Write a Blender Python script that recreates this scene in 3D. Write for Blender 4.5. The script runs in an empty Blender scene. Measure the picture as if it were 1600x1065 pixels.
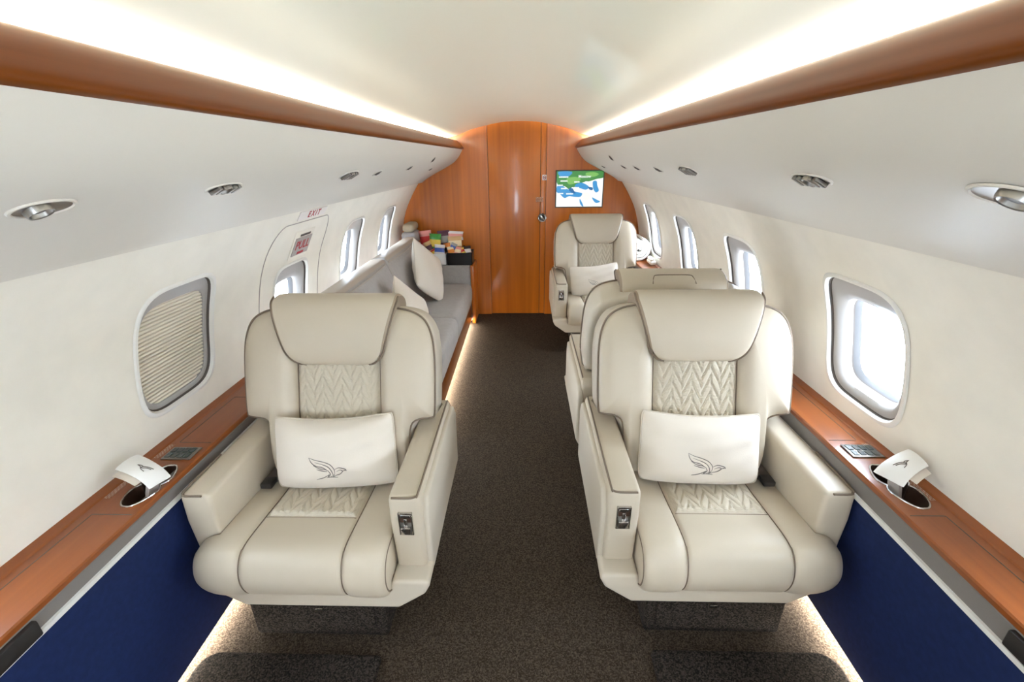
import bpy, bmesh, math, random
from mathutils import Vector, Matrix
random.seed(7)
S = bpy.context.scene
COL = S.collection
PI = math.pi

# ------------------------------------------------------------------ materials
def lin(c):
    return tuple(((v/255.0)/12.92 if v/255.0 <= .04045 else (((v/255.0)+.055)/1.055)**2.4) for v in c)

def mat(name, rgb, rough=.5, metal=0.0, coat=0.0, noise=0.0, nscale=20, bump=0.0, bscale=80, emit=None, estr=0.0, stretch=None, spec=.5, sheen=0.0):
    m = bpy.data.materials.new(name); m.use_nodes = True
    nt = m.node_tree; N = nt.nodes; L = nt.links
    b = N['Principled BSDF']
    c = lin(rgb) + (1,)
    b.inputs['Base Color'].default_value = c
    b.inputs['Roughness'].default_value = rough
    b.inputs['Metallic'].default_value = metal
    b.inputs['Coat Weight'].default_value = coat
    b.inputs['Coat Roughness'].default_value = .06
    b.inputs['Specular IOR Level'].default_value = spec
    if sheen:
        b.inputs['Sheen Weight'].default_value = sheen
    tc = N.new('ShaderNodeTexCoord')
    src = tc.outputs['Object']
    if stretch:
        mp = N.new('ShaderNodeMapping'); mp.inputs['Scale'].default_value = stretch
        L.new(src, mp.inputs['Vector']); src = mp.outputs['Vector']
    if noise:
        t = N.new('ShaderNodeTexNoise'); t.inputs['Scale'].default_value = nscale; t.inputs['Detail'].default_value = 5
        L.new(src, t.inputs['Vector'])
        r = N.new('ShaderNodeValToRGB')
        r.color_ramp.elements[0].position = .3; r.color_ramp.elements[1].position = .7
        r.color_ramp.elements[0].color = tuple(v*(1-noise) for v in c[:3]) + (1,)
        r.color_ramp.elements[1].color = tuple(min(1, v*(1+noise)) for v in c[:3]) + (1,)
        L.new(t.outputs['Fac'], r.inputs['Fac']); L.new(r.outputs['Color'], b.inputs['Base Color'])
    if bump:
        t2 = N.new('ShaderNodeTexNoise'); t2.inputs['Scale'].default_value = bscale; t2.inputs['Detail'].default_value = 4
        L.new(src, t2.inputs['Vector'])
        bp = N.new('ShaderNodeBump'); bp.inputs['Strength'].default_value = bump; bp.inputs['Distance'].default_value = .004
        L.new(t2.outputs['Fac'], bp.inputs['Height']); L.new(bp.outputs['Normal'], b.inputs['Normal'])
    if emit:
        b.inputs['Emission Color'].default_value = lin(emit) + (1,)
        b.inputs['Emission Strength'].default_value = estr
    return m

def wood(name, dark, light, axis, scale=1.0, rough=.25, coat=.6):
    m = bpy.data.materials.new(name); m.use_nodes = True
    nt = m.node_tree; N = nt.nodes; L = nt.links
    b = N['Principled BSDF']
    tc = N.new('ShaderNodeTexCoord'); mp = N.new('ShaderNodeMapping')
    sc = [34*scale, 34*scale, 34*scale]; sc[axis] = .9*scale
    mp.inputs['Scale'].default_value = sc
    L.new(tc.outputs['Object'], mp.inputs['Vector'])
    n1 = N.new('ShaderNodeTexNoise'); n1.inputs['Scale'].default_value = 1.3; n1.inputs['Detail'].default_value = 7; n1.inputs['Distortion'].default_value = .35
    L.new(mp.outputs['Vector'], n1.inputs['Vector'])
    mp2 = N.new('ShaderNodeMapping')
    s2 = [5*scale]*3; s2[axis] = .12*scale
    mp2.inputs['Scale'].default_value = s2
    L.new(tc.outputs['Object'], mp2.inputs['Vector'])
    n2 = N.new('ShaderNodeTexNoise'); n2.inputs['Scale'].default_value = 1.0; n2.inputs['Detail'].default_value = 2
    L.new(mp2.outputs['Vector'], n2.inputs['Vector'])
    mx = N.new('ShaderNodeMath'); mx.operation = 'MULTIPLY_ADD'; mx.inputs[1].default_value = .45
    L.new(n1.outputs['Fac'], mx.inputs[0])
    m2 = N.new('ShaderNodeMath'); m2.operation = 'MULTIPLY'; m2.inputs[1].default_value = .55
    L.new(n2.outputs['Fac'], m2.inputs[0]); L.new(m2.outputs[0], mx.inputs[2])
    r = N.new('ShaderNodeValToRGB')
    r.color_ramp.elements[0].position = .26; r.color_ramp.elements[1].position = .74
    r.color_ramp.elements[0].color = lin(dark) + (1,); r.color_ramp.elements[1].color = lin(light) + (1,)
    L.new(mx.outputs[0], r.inputs['Fac']); L.new(r.outputs['Color'], b.inputs['Base Color'])
    b.inputs['Roughness'].default_value = rough
    b.inputs['Coat Weight'].default_value = coat; b.inputs['Coat Roughness'].default_value = .10
    return m

def carpet_mat(name, dark, light):
    m = bpy.data.materials.new(name); m.use_nodes = True
    nt = m.node_tree; N = nt.nodes; L = nt.links
    b = N['Principled BSDF']; tc = N.new('ShaderNodeTexCoord')
    v = N.new('ShaderNodeTexVoronoi'); v.inputs['Scale'].default_value = 260
    n = N.new('ShaderNodeTexNoise'); n.inputs['Scale'].default_value = 170; n.inputs['Detail'].default_value = 3
    L.new(tc.outputs['Object'], v.inputs['Vector']); L.new(tc.outputs['Object'], n.inputs['Vector'])
    a = N.new('ShaderNodeMath'); a.operation = 'MULTIPLY'
    sp = N.new('ShaderNodeSeparateColor'); L.new(v.outputs['Color'], sp.inputs[0])
    L.new(sp.outputs[0], a.inputs[0]); L.new(n.outputs['Fac'], a.inputs[1])
    r = N.new('ShaderNodeValToRGB')
    r.color_ramp.elements[0].position = .08; r.color_ramp.elements[1].position = .52
    r.color_ramp.elements[0].color = lin(dark)+(1,); r.color_ramp.elements[1].color = lin(light)+(1,)
    L.new(a.outputs[0], r.inputs['Fac']); L.new(r.outputs['Color'], b.inputs['Base Color'])
    b.inputs['Roughness'].default_value = .95; b.inputs['Specular IOR Level'].default_value = .1
    bp = N.new('ShaderNodeBump'); bp.inputs['Strength'].default_value = .8; bp.inputs['Distance'].default_value = .006
    L.new(a.outputs[0], bp.inputs['Height']); L.new(bp.outputs['Normal'], b.inputs['Normal'])
    return m

def weave_mat(name, rgb):
    m = mat(name, rgb, rough=.8, spec=.25)
    nt = m.node_tree; N = nt.nodes; L = nt.links; b = N['Principled BSDF']
    tc = N.new('ShaderNodeTexCoord')
    w = N.new('ShaderNodeTexWave'); w.wave_type = 'BANDS'; w.bands_direction = 'Z'; w.inputs['Scale'].default_value = 70; w.inputs['Distortion'].default_value = 2.5; w.inputs['Detail'].default_value = 2
    L.new(tc.outputs['Object'], w.inputs['Vector'])
    bp = N.new('ShaderNodeBump'); bp.inputs['Strength'].default_value = .35; bp.inputs['Distance'].default_value = .002
    L.new(w.outputs['Fac'], bp.inputs['Height']); L.new(bp.outputs['Normal'], b.inputs['Normal'])
    return m

def glass_mat(name):
    m = bpy.data.materials.new(name); m.use_nodes = True
    nt = m.node_tree; N = nt.nodes; L = nt.links
    for n in list(N): N.remove(n)
    o = N.new('ShaderNodeOutputMaterial'); t = N.new('ShaderNodeBsdfTransparent'); g = N.new('ShaderNodeBsdfGlossy'); x = N.new('ShaderNodeMixShader'); f = N.new('ShaderNodeLayerWeight'); f.inputs['Blend'].default_value = .12
    t.inputs['Color'].default_value = (.96,.98,1,1); g.inputs['Roughness'].default_value = .03
    L.new(f.outputs['Facing'], x.inputs[0]); L.new(t.outputs[0], x.inputs[1]); L.new(g.outputs[0], x.inputs[2]); L.new(x.outputs[0], o.inputs['Surface'])
    return m

M = {}
M['ceiling'] = mat('ceiling_white', (224,223,206), rough=.42, spec=.35, coat=.35)
M['wall'] = mat('wall_cream', (237,231,218), rough=.55, noise=.035, nscale=9, bump=.05, bscale=240)
M['bin'] = mat('bin_white', (219,213,202), rough=.5, spec=.3)
M['wood_v'] = wood('bulkhead_wood', (158,80,16), (216,122,38), 2, .6, .3, .45)
M['wood_y'] = wood('rail_wood', (92,44,8), (126,66,18), 1, 1.0, .32, .0)
M['wood_y'].node_tree.nodes['Principled BSDF'].inputs['Specular IOR Level'].default_value = .10
M['wood_ledge'] = wood('ledge_wood', (116,56,14), (156,84,30), 1, 1.0, .33, .25)
M['leather'] = mat('cream_leather', (199,186,166), rough=.42, noise=.03, nscale=6, bump=.06, bscale=420, spec=.45)
M['leather_side'] = mat('cream_leather_smooth', (202,191,174), rough=.45, bump=.05, bscale=420, spec=.4)
M['quilt'] = weave_mat('quilted_cream_fabric', (203,192,173))
M['piping'] = mat('dark_piping', (122,106,90), rough=.6)
M['gusset'] = mat('taupe_leather', (158,140,120), rough=.5, bump=.05, bscale=420)
M['seam'] = mat('seam_thread', (150,136,118), rough=.7)
M['pillow'] = mat('white_cushion_cloth', (226,215,201), rough=.85, bump=.12, bscale=300, spec=.2, sheen=.2)
M['cord'] = mat('cushion_cord', (206,194,178), rough=.85)
M['logo'] = mat('logo_thread', (112,104,98), rough=.8)
M['carpet'] = carpet_mat('carpet_dark', (53,44,36), (92,80,68))
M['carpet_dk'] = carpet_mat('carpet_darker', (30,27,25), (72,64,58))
M['navy'] = mat('navy_panel', (24,38,78), rough=.75, noise=.12, nscale=60, spec=.2)
M['grey_trim'] = mat('grey_fascia', (120,114,110), rough=.55)
M['white_strip'] = mat('white_strip', (222,220,214), rough=.45)
M['chrome'] = mat('chrome', (205,203,200), rough=.18, metal=1)
M['satin'] = mat('satin_metal', (150,147,142), rough=.35, metal=1)
M['dark'] = mat('dark_plastic', (34,31,30), rough=.5)
M['cupdark'] = mat('cup_brown', (70,50,40), rough=.35)
M['frame'] = mat('window_plastic', (166,162,158), rough=.35, spec=.5)
M['lip'] = mat('window_lip', (230,227,220), rough=.4)
M['gap'] = mat('shadow_gap', (92,84,78), rough=.8)
M['gasket'] = mat('window_gasket', (84,82,82), rough=.6)
M['shade'] = mat('pleated_shade', (222,212,194), rough=.8)
M['glass'] = glass_mat('window_glass')
M['sofa'] = mat('grey_sofa_fabric', (168,162,158), rough=.85, noise=.05, nscale=40, bump=.15, bscale=260, spec=.25, sheen=.25)
M['sofa_top'] = mat('sofa_top_leather', (176,164,150), rough=.42)
M['led'] = mat('led_strip', (255,250,238), emit=(255,246,228), estr=25)
M['white'] = mat('white_paper', (240,238,234), rough=.7)
M['black_gloss'] = mat('black_tray', (22,21,22), rough=.35)
M['towel'] = mat('white_towel', (240,238,232), rough=.95, bump=.5, bscale=160, spec=.1)
M['red'] = mat('red_print', (168,36,44), rough=.6)
M['sign_grey'] = mat('placard_grey', (168,158,152), rough=.5)
M['sign_white'] = mat('placard_white', (232,226,220), rough=.5)
M['micro'] = mat('placard_print', (205,176,150), rough=.6)
M['lens'] = mat('lamp_lens', (205,215,226), rough=.2, coat=.5)
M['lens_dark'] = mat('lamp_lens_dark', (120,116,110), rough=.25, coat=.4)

def print_mat(name, paper, ink, axes, rows, cols):
    m = mat(name, paper, rough=.5); nt = m.node_tree; N = nt.nodes; L = nt.links
    tc = N.new('ShaderNodeTexCoord'); sp = N.new('ShaderNodeSeparateXYZ'); cb = N.new('ShaderNodeCombineXYZ')
    L.new(tc.outputs['Object'], sp.inputs[0]); L.new(sp.outputs[axes[0]], cb.inputs[0]); L.new(sp.outputs[axes[1]], cb.inputs[1])
    b = N.new('ShaderNodeTexBrick'); b.inputs['Scale'].default_value = 1; b.inputs['Brick Width'].default_value = cols; b.inputs['Row Height'].default_value = rows
    b.inputs['Mortar Size'].default_value = rows*.24; b.inputs['Mortar Smooth'].default_value = .1; b.inputs['Bias'].default_value = 0
    b.inputs['Color1'].default_value = lin(ink)+(1,); b.inputs['Color2'].default_value = lin(tuple(v*.85 for v in ink))+(1,); b.inputs['Mortar'].default_value = lin(paper)+(1,)
    L.new(cb.outputs[0], b.inputs['Vector']); L.new(b.outputs['Color'], N['Principled BSDF'].inputs['Base Color'])
    return m
M['print_y'] = print_mat('ledge_print', (146,78,34), (206,182,164), (1, 0), .0056, .011)
M['print_d'] = print_mat('door_print', (166,86,26), (214,190,160), (0, 2), .011, .017)

# ------------------------------------------------------------------ mesh builder
class MB:
    def __init__(s): s.v = []; s.f = []; s.mi = []
    def add(s, V, F, mi=0, T=None):
        o = len(s.v)
        for p in V:
            p = Vector(p)
            if T is not None: p = T @ p
            s.v.append(p)
        for f in F: s.f.append([i+o for i in f]); s.mi.append(mi)
        return s
    def grid(s, P, mi=0, T=None, cu=False, cv=False):
        n = len(P); m = len(P[0]); V = [p for r in P for p in r]; F = []
        for i in range(n if cu else n-1):
            for j in range(m if cv else m-1):
                a = i*m+j; b = i*m+(j+1) % m; c = ((i+1) % n)*m+(j+1) % m; d = ((i+1) % n)*m+j
                F.append([a, b, c, d])
        return s.add(V, F, mi, T)
    def prism(s, poly, y0, y1, axis=1, mi=0, T=None):
        def mk(p, t):
            return {0: (t, p[0], p[1]), 1: (p[0], t, p[1]), 2: (p[0], p[1], t)}[axis]
        n = len(poly); V = [mk(p, y0) for p in poly]+[mk(p, y1) for p in poly]
        F = [[i, (i+1) % n, n+(i+1) % n, n+i] for i in range(n)]+[list(range(n))[::-1], list(range(n, 2*n))]
        return s.add(V, F, mi, T)
    def box(s, lo, hi, r=0.0, seg=3, mi=0, T=None):
        bm = bmesh.new(); bmesh.ops.create_cube(bm, size=1)
        for v in bm.verts:
            v.co = Vector([lo[k]+(v.co[k]+.5)*(hi[k]-lo[k]) for k in range(3)])
        if r > 0:
            bmesh.ops.bevel(bm, geom=list(bm.edges), offset=r, segments=seg, profile=.5, affect='EDGES')
        bm.verts.index_update()
        V = [v.co.copy() for v in bm.verts]; F = [[v.index for v in f.verts] for f in bm.faces]; bm.free()
        return s.add(V, F, mi, T)
    def bprism(s, poly, y0, y1, r, seg=3, axis=1, mi=0, T=None):
        t = MB().prism(poly, y0, y1, axis); bm = bmesh.new()
        vs = [bm.verts.new(p) for p in t.v]
        for f in t.f: bm.faces.new([vs[i] for i in f])
        bmesh.ops.recalc_face_normals(bm, faces=list(bm.faces))
        E = [e for e in bm.edges if len(e.link_faces) == 2 and e.calc_face_angle(0) > .35]
        bmesh.ops.bevel(bm, geom=E, offset=r, segments=seg, profile=.5, affect='EDGES')
        bm.verts.index_update()
        V = [v.co.copy() for v in bm.verts]; F = [[v.index for v in f.verts] for f in bm.faces]; bm.free()
        return s.add(V, F, mi, T)
    def tube(s, pts, r, n=8, closed=False, mi=0, T=None, up=None):
        pts = [Vector(p) for p in pts]; k = len(pts); rings = []
        prev = None
        for i in range(k):
            if closed: d = pts[(i+1) % k]-pts[i-1]
            else: d = pts[min(i+1, k-1)]-pts[max(i-1, 0)]
            if d.length < 1e-9: d = Vector((0, 0, 1))
            d.normalize()
            a = prev if prev is not None else (Vector((0, 0, 1)) if abs(d.z) < .9 else Vector((1, 0, 0)))
            x = a-d*a.dot(d)
            if x.length < 1e-6: x = d.orthogonal()
            x.normalize(); prev = x; y = d.cross(x)
            rr = r[i] if isinstance(r, (list, tuple)) else r
            rings.append([pts[i]+(x*math.cos(2*PI*j/n)+y*math.sin(2*PI*j/n))*rr for j in range(n)])
        s.grid(rings, mi, T, cu=closed, cv=True)
        if not closed:
            o = len(s.v)
            s.add(rings[0], [list(range(n))[::-1]], mi, T); s.add(rings[-1], [list(range(n))], mi, T)
        return s
    def lathe(s, prof, n=24, mi=0, T=None):
        R = [[(p[0]*math.cos(2*PI*j/n), p[0]*math.sin(2*PI*j/n), p[1]) for j in range(n)] for p in prof]
        return s.grid(R, mi, T, cv=True)
    def pad(s, outline, h, c=None, mi=0, T=None, base=0.0, p=5.0, q=.5, rs=(1, .985, .96, .92, .86, .76, .62, .45, .25), fn=None):
        n = len(outline)
        if c is None: c = (sum(a[0] for a in outline)/n, sum(a[1] for a in outline)/n)
        rings = []
        def put(x, y, z):
            return fn(x, y, z) if fn else (x, y, z)
        rings.append([put(a[0], a[1], base) for a in outline])
        for r in rs:
            z = h*max(0, 1-r**p)**q
            rings.append([put(c[0]+(a[0]-c[0])*r, c[1]+(a[1]-c[1])*r, z) for a in outline])
        s.grid(rings, mi, T, cv=True)
        o = [rings[-1][i] for i in range(n)]
        V = o+[put(c[0], c[1], h)]
        s.add(V, [[i, (i+1) % n, n] for i in range(n)], mi, T)
        return s
    def text(s, txt, size, ext=.0005, T=None, mi=0, align='CENTER', bold=0.0, shear=0.0):
        cu = bpy.data.curves.new('t', 'FONT'); cu.body = txt; cu.size = size; cu.extrude = ext; cu.align_x = align; cu.align_y = 'CENTER'; cu.offset = bold; cu.shear = shear
        o = bpy.data.objects.new('t', cu); COL.objects.link(o)
        bpy.context.view_layer.update()
        me = o.evaluated_get(bpy.context.evaluated_depsgraph_get()).to_mesh()
        V = [v.co.copy() for v in me.vertices]; F = [list(p.vertices) for p in me.polygons]
        o.to_mesh_clear(); bpy.data.objects.remove(o); bpy.data.curves.remove(cu)
        return s.add(V, F, mi, T)

MIR = 1
def obj(name, mb, m, parent=None, smooth=True, angle=40, merge=True):
    me = bpy.data.meshes.new(name)
    V = [(p[0]*MIR, p[1], p[2]) for p in mb.v]
    F = mb.f if MIR == 1 else [f[::-1] for f in mb.f]
    me.from_pydata(V, [], F)
    ms = m if isinstance(m, (list, tuple)) else [m]
    for x in ms: me.materials.append(x)
    for p, i in zip(me.polygons, mb.mi): p.material_index = i
    bm = bmesh.new(); bm.from_mesh(me)
    if merge: bmesh.ops.remove_doubles(bm, verts=list(bm.verts), dist=1e-5)
    bmesh.ops.recalc_face_normals(bm, faces=list(bm.faces))
    bm.to_mesh(me); bm.free()
    if smooth:
        for p in me.polygons: p.use_smooth = True
        me.set_sharp_from_angle(angle=math.radians(angle))
    o = bpy.data.objects.new(name, me); COL.objects.link(o)
    if parent: o.parent = parent
    return o
def tag(o, label, cat, group=None):
    o['label'] = label; o['category'] = cat
    if group: o['group'] = group
    return o
def struct(o, label=None):
    o['kind'] = 'structure'
    if label: o['label'] = label
    return o
def thing(name, label, cat, loc=(0,0,0), rot=(0,0,0), group=None):
    o = bpy.data.objects.new(name, None); COL.objects.link(o); o.empty_display_size = .1
    o.location = loc; o.rotation_euler = rot
    return tag(o, label, cat, group)
def dup(root, loc, rz, label):
    r = root.copy(); COL.objects.link(r); r.location = loc; r.rotation_euler = (0, 0, rz); r['label'] = label
    for ch in list(root.children):
        c = ch.copy(); COL.objects.link(c); c.parent = r
        for g in ch.children:
            d = g.copy(); COL.objects.link(d); d.parent = c
    return r
def frameT(org, x, y, z):
    x, y, z = Vector(x).normalized(), Vector(y).normalized(), Vector(z).normalized()
    return Matrix(((x.x, y.x, z.x, org[0]), (x.y, y.y, z.y, org[1]), (x.z, y.z, z.z, org[2]), (0, 0, 0, 1)))
def crom(P, n=6, closed=False):
    P = [Vector(p) for p in P]; out = []; k = len(P)
    for i in range(k if closed else k-1):
        if closed: a, b, c, d = P[i-1], P[i], P[(i+1) % k], P[(i+2) % k]
        else: a, b, c, d = P[max(i-1, 0)], P[i], P[i+1], P[min(i+2, k-1)]
        for j in range(n):
            t = j/n
            out.append(.5*((2*b)+(c-a)*t+(2*a-5*b+4*c-d)*t*t+(3*b-a-3*c+d)*t**3))
    if not closed: out.append(P[-1])
    return out

# ------------------------------------------------------------------ setting
YB, YF = -1.45, 4.565          # cabin runs from behind the camera to the wooden bulkhead
WP = crom([(1.186,.56,0),(1.186,.64,0),(1.184,.72,0),(1.172,.80,0),(1.147,.93,0),(1.108,1.06,0),(1.042,1.19,0),(.965,1.31,0),(.93,1.37,0),(.90,1.44,0)], 8)
WS = [0.0]
for i in range(1, len(WP)): WS.append(WS[-1]+(WP[i]-WP[i-1]).length)
def wp(sd, y, s, d=0.0):      # point on the side wall; d = depth outward
    s = max(0, min(WS[-1]-1e-6, s)); i = 0
    while WS[i+1] < s: i += 1
    t = (s-WS[i])/(WS[i+1]-WS[i]); a = WP[i].lerp(WP[i+1], t)
    ia = max(0, i-2); ib = min(len(WP)-1, i+3)
    tg = (WP[ib]-WP[ia]).normalized(); n = Vector((tg.y, -tg.x, 0))
    a = a+n*d
    return Vector((sd*a.x, y, a.y))
def wz(z):                    # arc length at height z
    for i in range(len(WP)-1):
        if WP[i].y <= z <= WP[i+1].y:
            return WS[i]+(z-WP[i].y)/(WP[i+1].y-WP[i].y)*(WS[i+1]-WS[i])
def wallT(sd, y, z, d=0.0):
    s = wz(z); p = wp(sd, y, s, d); up = (wp(sd, y, s+.01)-wp(sd, y, s-.01)).normalized()
    r = Vector((0, 1, 0)) if sd < 0 else Vector((0, -1, 0))
    return frameT(p, r, up, r.cross(up))

S0 = (wz(.735)+wz(1.155))/2; HS = (wz(1.155)-wz(.735))/2; HY = .175
CS = HS+.085; CY = HY+.05
SLO, SHI = S0-CS, S0+CS
def selip(a, b, dx, dy, n=4.6):
    r = 1/((abs(dx)/a)**n+(abs(dy)/b)**n)**(1/n); return dx*r, dy*r
def rectpts(ny, ns):
    P = []
    for i in range(ny): P.append((-CY+2*CY*i/ny, -CS))
    for i in range(ns): P.append((CY, -CS+2*CS*i/ns))
    for i in range(ny): P.append((CY-2*CY*i/ny, CS))
    for i in range(ns): P.append((-CY, CS-2*CS*i/ns))
    return P
NY, NS = 16, 18
RP = rectpts(NY, NS)
def wsh(sd, c):            # the window in the emergency door sits lower
    return (S0-.095, HS-.03) if sd < 0 and abs(c-2.24) < .01 else (S0, HS)
sl = [SLO*i/6 for i in range(7)]; sm = [SLO+2*CS*i/NS for i in range(NS+1)]; sh = [SHI+(WS[-1]-SHI)*i/10 for i in range(11)]
def build_wall(sd, centres, name):
    mb = MB(); ys = YB
    alls = sl[:-1]+sm[:-1]+sh
    def strip(a, b):
        k = max(1, int((b-a)/.1))
        mb.grid([[wp(sd, a+(b-a)*i/k, s) for s in alls] for i in range(k+1)])
    for c in centres:
        strip(ys, c-CY)
        yy = [c-CY+2*CY*i/NY for i in range(NY+1)]
        mb.grid([[wp(sd, y, s) for s in sl] for y in yy]); mb.grid([[wp(sd, y, s) for s in sh] for y in yy])
        rings = []
        for t in (0, .3, .6, .85, 1):
            s0, hs = wsh(sd, c); hole = [selip(HY, hs, *p) for p in RP]
            rings.append([wp(sd, c+r[0]+(h[0]-r[0])*t, S0+r[1]+(h[1]+s0-S0-r[1])*t) for r, h in zip(RP, hole)])
        mb.grid(rings, cv=True)
        ys = c+CY
    strip(ys, YF+.01)
    return struct(obj(name, mb, M['wall'], angle=60))
RC = [1.385+.848*k for k in range(-3, 4)]
LC = [.60, 1.42, 2.24, 3.085, 3.905]; LC = [.60-.83*k for k in (2, 1)]+LC
build_wall(-1, LC, 'wall_left'); build_wall(1, RC, 'wall_right')

def window(num, sd, c, shade=False, latch=-1):
    S0, HS = wsh(sd, c)
    def ring(a, b, d, oy=0.0, os=0.0, n=4.6):
        return [wp(sd, c+oy+e[0], S0+os+e[1], d) for e in (selip(a, b, *p, n=n) for p in RP)]
    mb = MB()
    # raised lip round the opening, dark gap, then the grey surround falling outward to the pane
    mb.grid([ring(HY+.016, HS+.016, -.001), ring(HY+.012, HS+.012, -.006), ring(HY+.003, HS+.003, -.006), ring(HY-.002, HS-.002, .004)], 0, cv=True)
    mb.grid([ring(HY-.002, HS-.002, .004), ring(HY-.003, HS-.003, .011), ring(HY-.007, HS-.007, .012)], 2, cv=True)
    so = -.028
    if shade:
        R = [ring(HY-.005, HS-.005, .012), ring(HY-.012, HS-.014, .010), ring(HY-.018, HS-.036, .012, 0, -.016), ring(HY-.021, HS-.041, .014, 0, -.018), ring(HY-.022, HS-.042, .034, 0, -.018)]
    else:
        R = [ring(HY-.005, HS-.005, .012), ring(HY-.012, HS-.012, .010), ring(HY-.024, HS-.026, .014, 0, -.002), ring(HY-.030, HS-.05, .022, 0, -.016),
             ring(.136, HS-.062, .030, 0, so), ring(.131, HS-.068, .045, 0, so), ring(.129, HS-.070, .050, 0, so)]
    mb.grid(R, 1, cv=True)
    if not shade:
        mb.grid([ring(.129, HS-.070, .050, 0, so), ring(.127, HS-.072, .054, 0, so)], 2, cv=True)
        mb.grid([ring(.127, HS-.072, .054, 0, so), ring(.123, HS-.076, .064, 0, so), ring(.120, HS-.079, .074, 0, so)], 3, cv=True)
    w = struct(obj('window_%d' % num, mb, [M['lip'], M['frame'], M['gap'], M['gasket']], angle=50))
    if not shade:
        g = MB(); rr = ring(.1205, HS-.0785, .072, 0, so); cc = wp(sd, c, S0+so, .072)
        g.add(rr+[cc], [[i, (i+1) % len(rr), len(rr)] for i in range(len(rr))])
        p = obj('pane', g, M['glass'], w)
    else:
        g = MB(); rows = []
        hh = HS-.038; k = 27
        for i in range(k):
            for fr_, dd in ((0, .0235), (.10, .0185), (.40, .0165), (.70, .0195), (.80, .0300), (.92, .0300)):
                t_ = -.998+1.996*(i+fr_)/k
                half = (HY-.0195)*max(1e-3, 1-abs(t_)**4.6)**(1/4.6)
                rows.append([wp(sd, c-half+2*half*j/8, S0-.016+t_*hh, dd) for j in range(9)])
        g.grid(rows)
        obj('pleated_shade', g, M['shade'], w, smooth=False)
    # pull latch on the shade header
    T = frameT(wp(sd, c+latch*.105, S0+HS-.045, .014), (0, 1, 0), (wp(sd, c, S0+.01)-wp(sd, c, S0-.01)), Vector((-sd, 0, .2)))
    l = MB().box((-.014, -.017, -.012), (.014, .017, .016), .005)
    l.box((-.007, -.010, .016), (.007, .002, .022), .002)
    obj('latch', l, M['satin'] if not shade else M['gap'], w)
    return w
n = 0
for c in LC:
    n += 1; window(n, -1, c, shade=(abs(c-1.42) < .01), latch=1 if abs(c-3.085) < .01 else -1)
for c in RC:
    n += 1; window(n, 1, c)

# floor
FL = MB().box((-1.25, YB, -.04), (1.25, YF+.05, 0))
struct(obj('floor', FL, M['carpet'], smooth=False))
# ceiling
CP = crom([(-.80,1.648,0),(-.73,1.679,0),(-.66,1.703,0),(-.575,1.722,0),(-.45,1.768,0),(-.29,1.806,0),(-.15,1.829,0),(0,1.836,0),(.15,1.829,0),(.29,1.806,0),(.45,1.768,0),(.575,1.722,0),(.66,1.703,0),(.73,1.679,0),(.80,1.648,0)], 5)
cm = MB().grid([[(p.x, YB+(YF-YB)*i/24, p.y) for p in CP] for i in range(25)])
struct(obj('ceiling', cm, M['ceiling'], angle=80))
# rear wall (behind the camera)
rw = MB()        # unseen cabin end; its opening is added to let fill daylight onto the seats
for lo, hi in (((-1.25, -.04), (-.15, 1.9)), ((.19, -.04), (1.25, 1.9)), ((-.15, 1.55), (.19, 1.9)), ((-.15, -.04), (.19, .65))):
    rw.box((lo[0], YB-.05, lo[1]), (hi[0], YB, hi[1]))
struct(obj('wall_rear', rw, M['wall'], smooth=False))

# wooden bulkhead with its door and end opening
def bulkhead():
    t = .05
    wl = MB().box((-1.25, YF, -.04), (-.298, YF+t, 1.9)).box((.254, YF, -.04), (1.25, YF+t, 1.9)).box((-.298, YF, 1.868), (.254, YF+t, 1.9))
    wl.box((-.30, YF+.02, -.04), (.256, YF+t, 1.9), mi=1)
    w = struct(obj('wall_front', wl, [M['wood_v'], M['dark']], smooth=False))
    d = MB().box((-.294, YF-.001, .008), (.196, YF+.018, 1.86), .002, 2).box((.2005, YF-.001, .008), (.250, YF+.018, 1.86), .002, 2)
    door = struct(obj('door_1', d, M['wood_v'], smooth=True))
    h = MB(); T = frameT((.218, YF-.0015, .985), (1,0,0), (0,0,1), (0,-1,0))
    h.lathe([(0,.004),(.030,.004),(.033,.008),(.040,.010),(.043,.006),(.043,0)], 32, 0, T)
    h.lathe([(0,.0045),(.029,.0045)], 32, 1, T)
    h.box((-.009,-.028,.004),(.009,.028,.018),.004,2,0,T @ Matrix.Rotation(.6,4,'Z'))
    obj('door_handle', h, [M['chrome'], M['dark']], door)
    s = MB(); T = frameT((.236, YF-.002, 1.352), (1,0,0), (0,0,1), (0,-1,0))
    s.box((-.021,-.024,0),(.021,.024,.002),.0006,1,0,T); s.tube([(.013*math.cos(a*PI/10),.015*math.sin(a*PI/10),.0025) for a in range(20)], .0024, 6, True, 1, T)
    s.box((-.011,-.002,.002),(.011,.002,.003),0,1,2,T); s.tube([(-.009,.010,.003),(.009,-.010,.003)], .0022, 6, False, 1, T)
    sg = obj('no_smoking_sign', s, [M['sign_white'], M['red'], M['dark']], door); sg['label'] = 'small white and red no smoking sign'
    s = MB(); T = frameT((.190, YF-.002, 1.150), (1,0,0), (0,0,1), (0,-1,0))
    s.box((-.034, -.020, 0), (.034, .024, .0008), 0, 1, 0, T)
    pl = obj('door_placard', s, M['print_d'], door); pl['label'] = 'small pale printed notice'
bulkhead()

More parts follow.
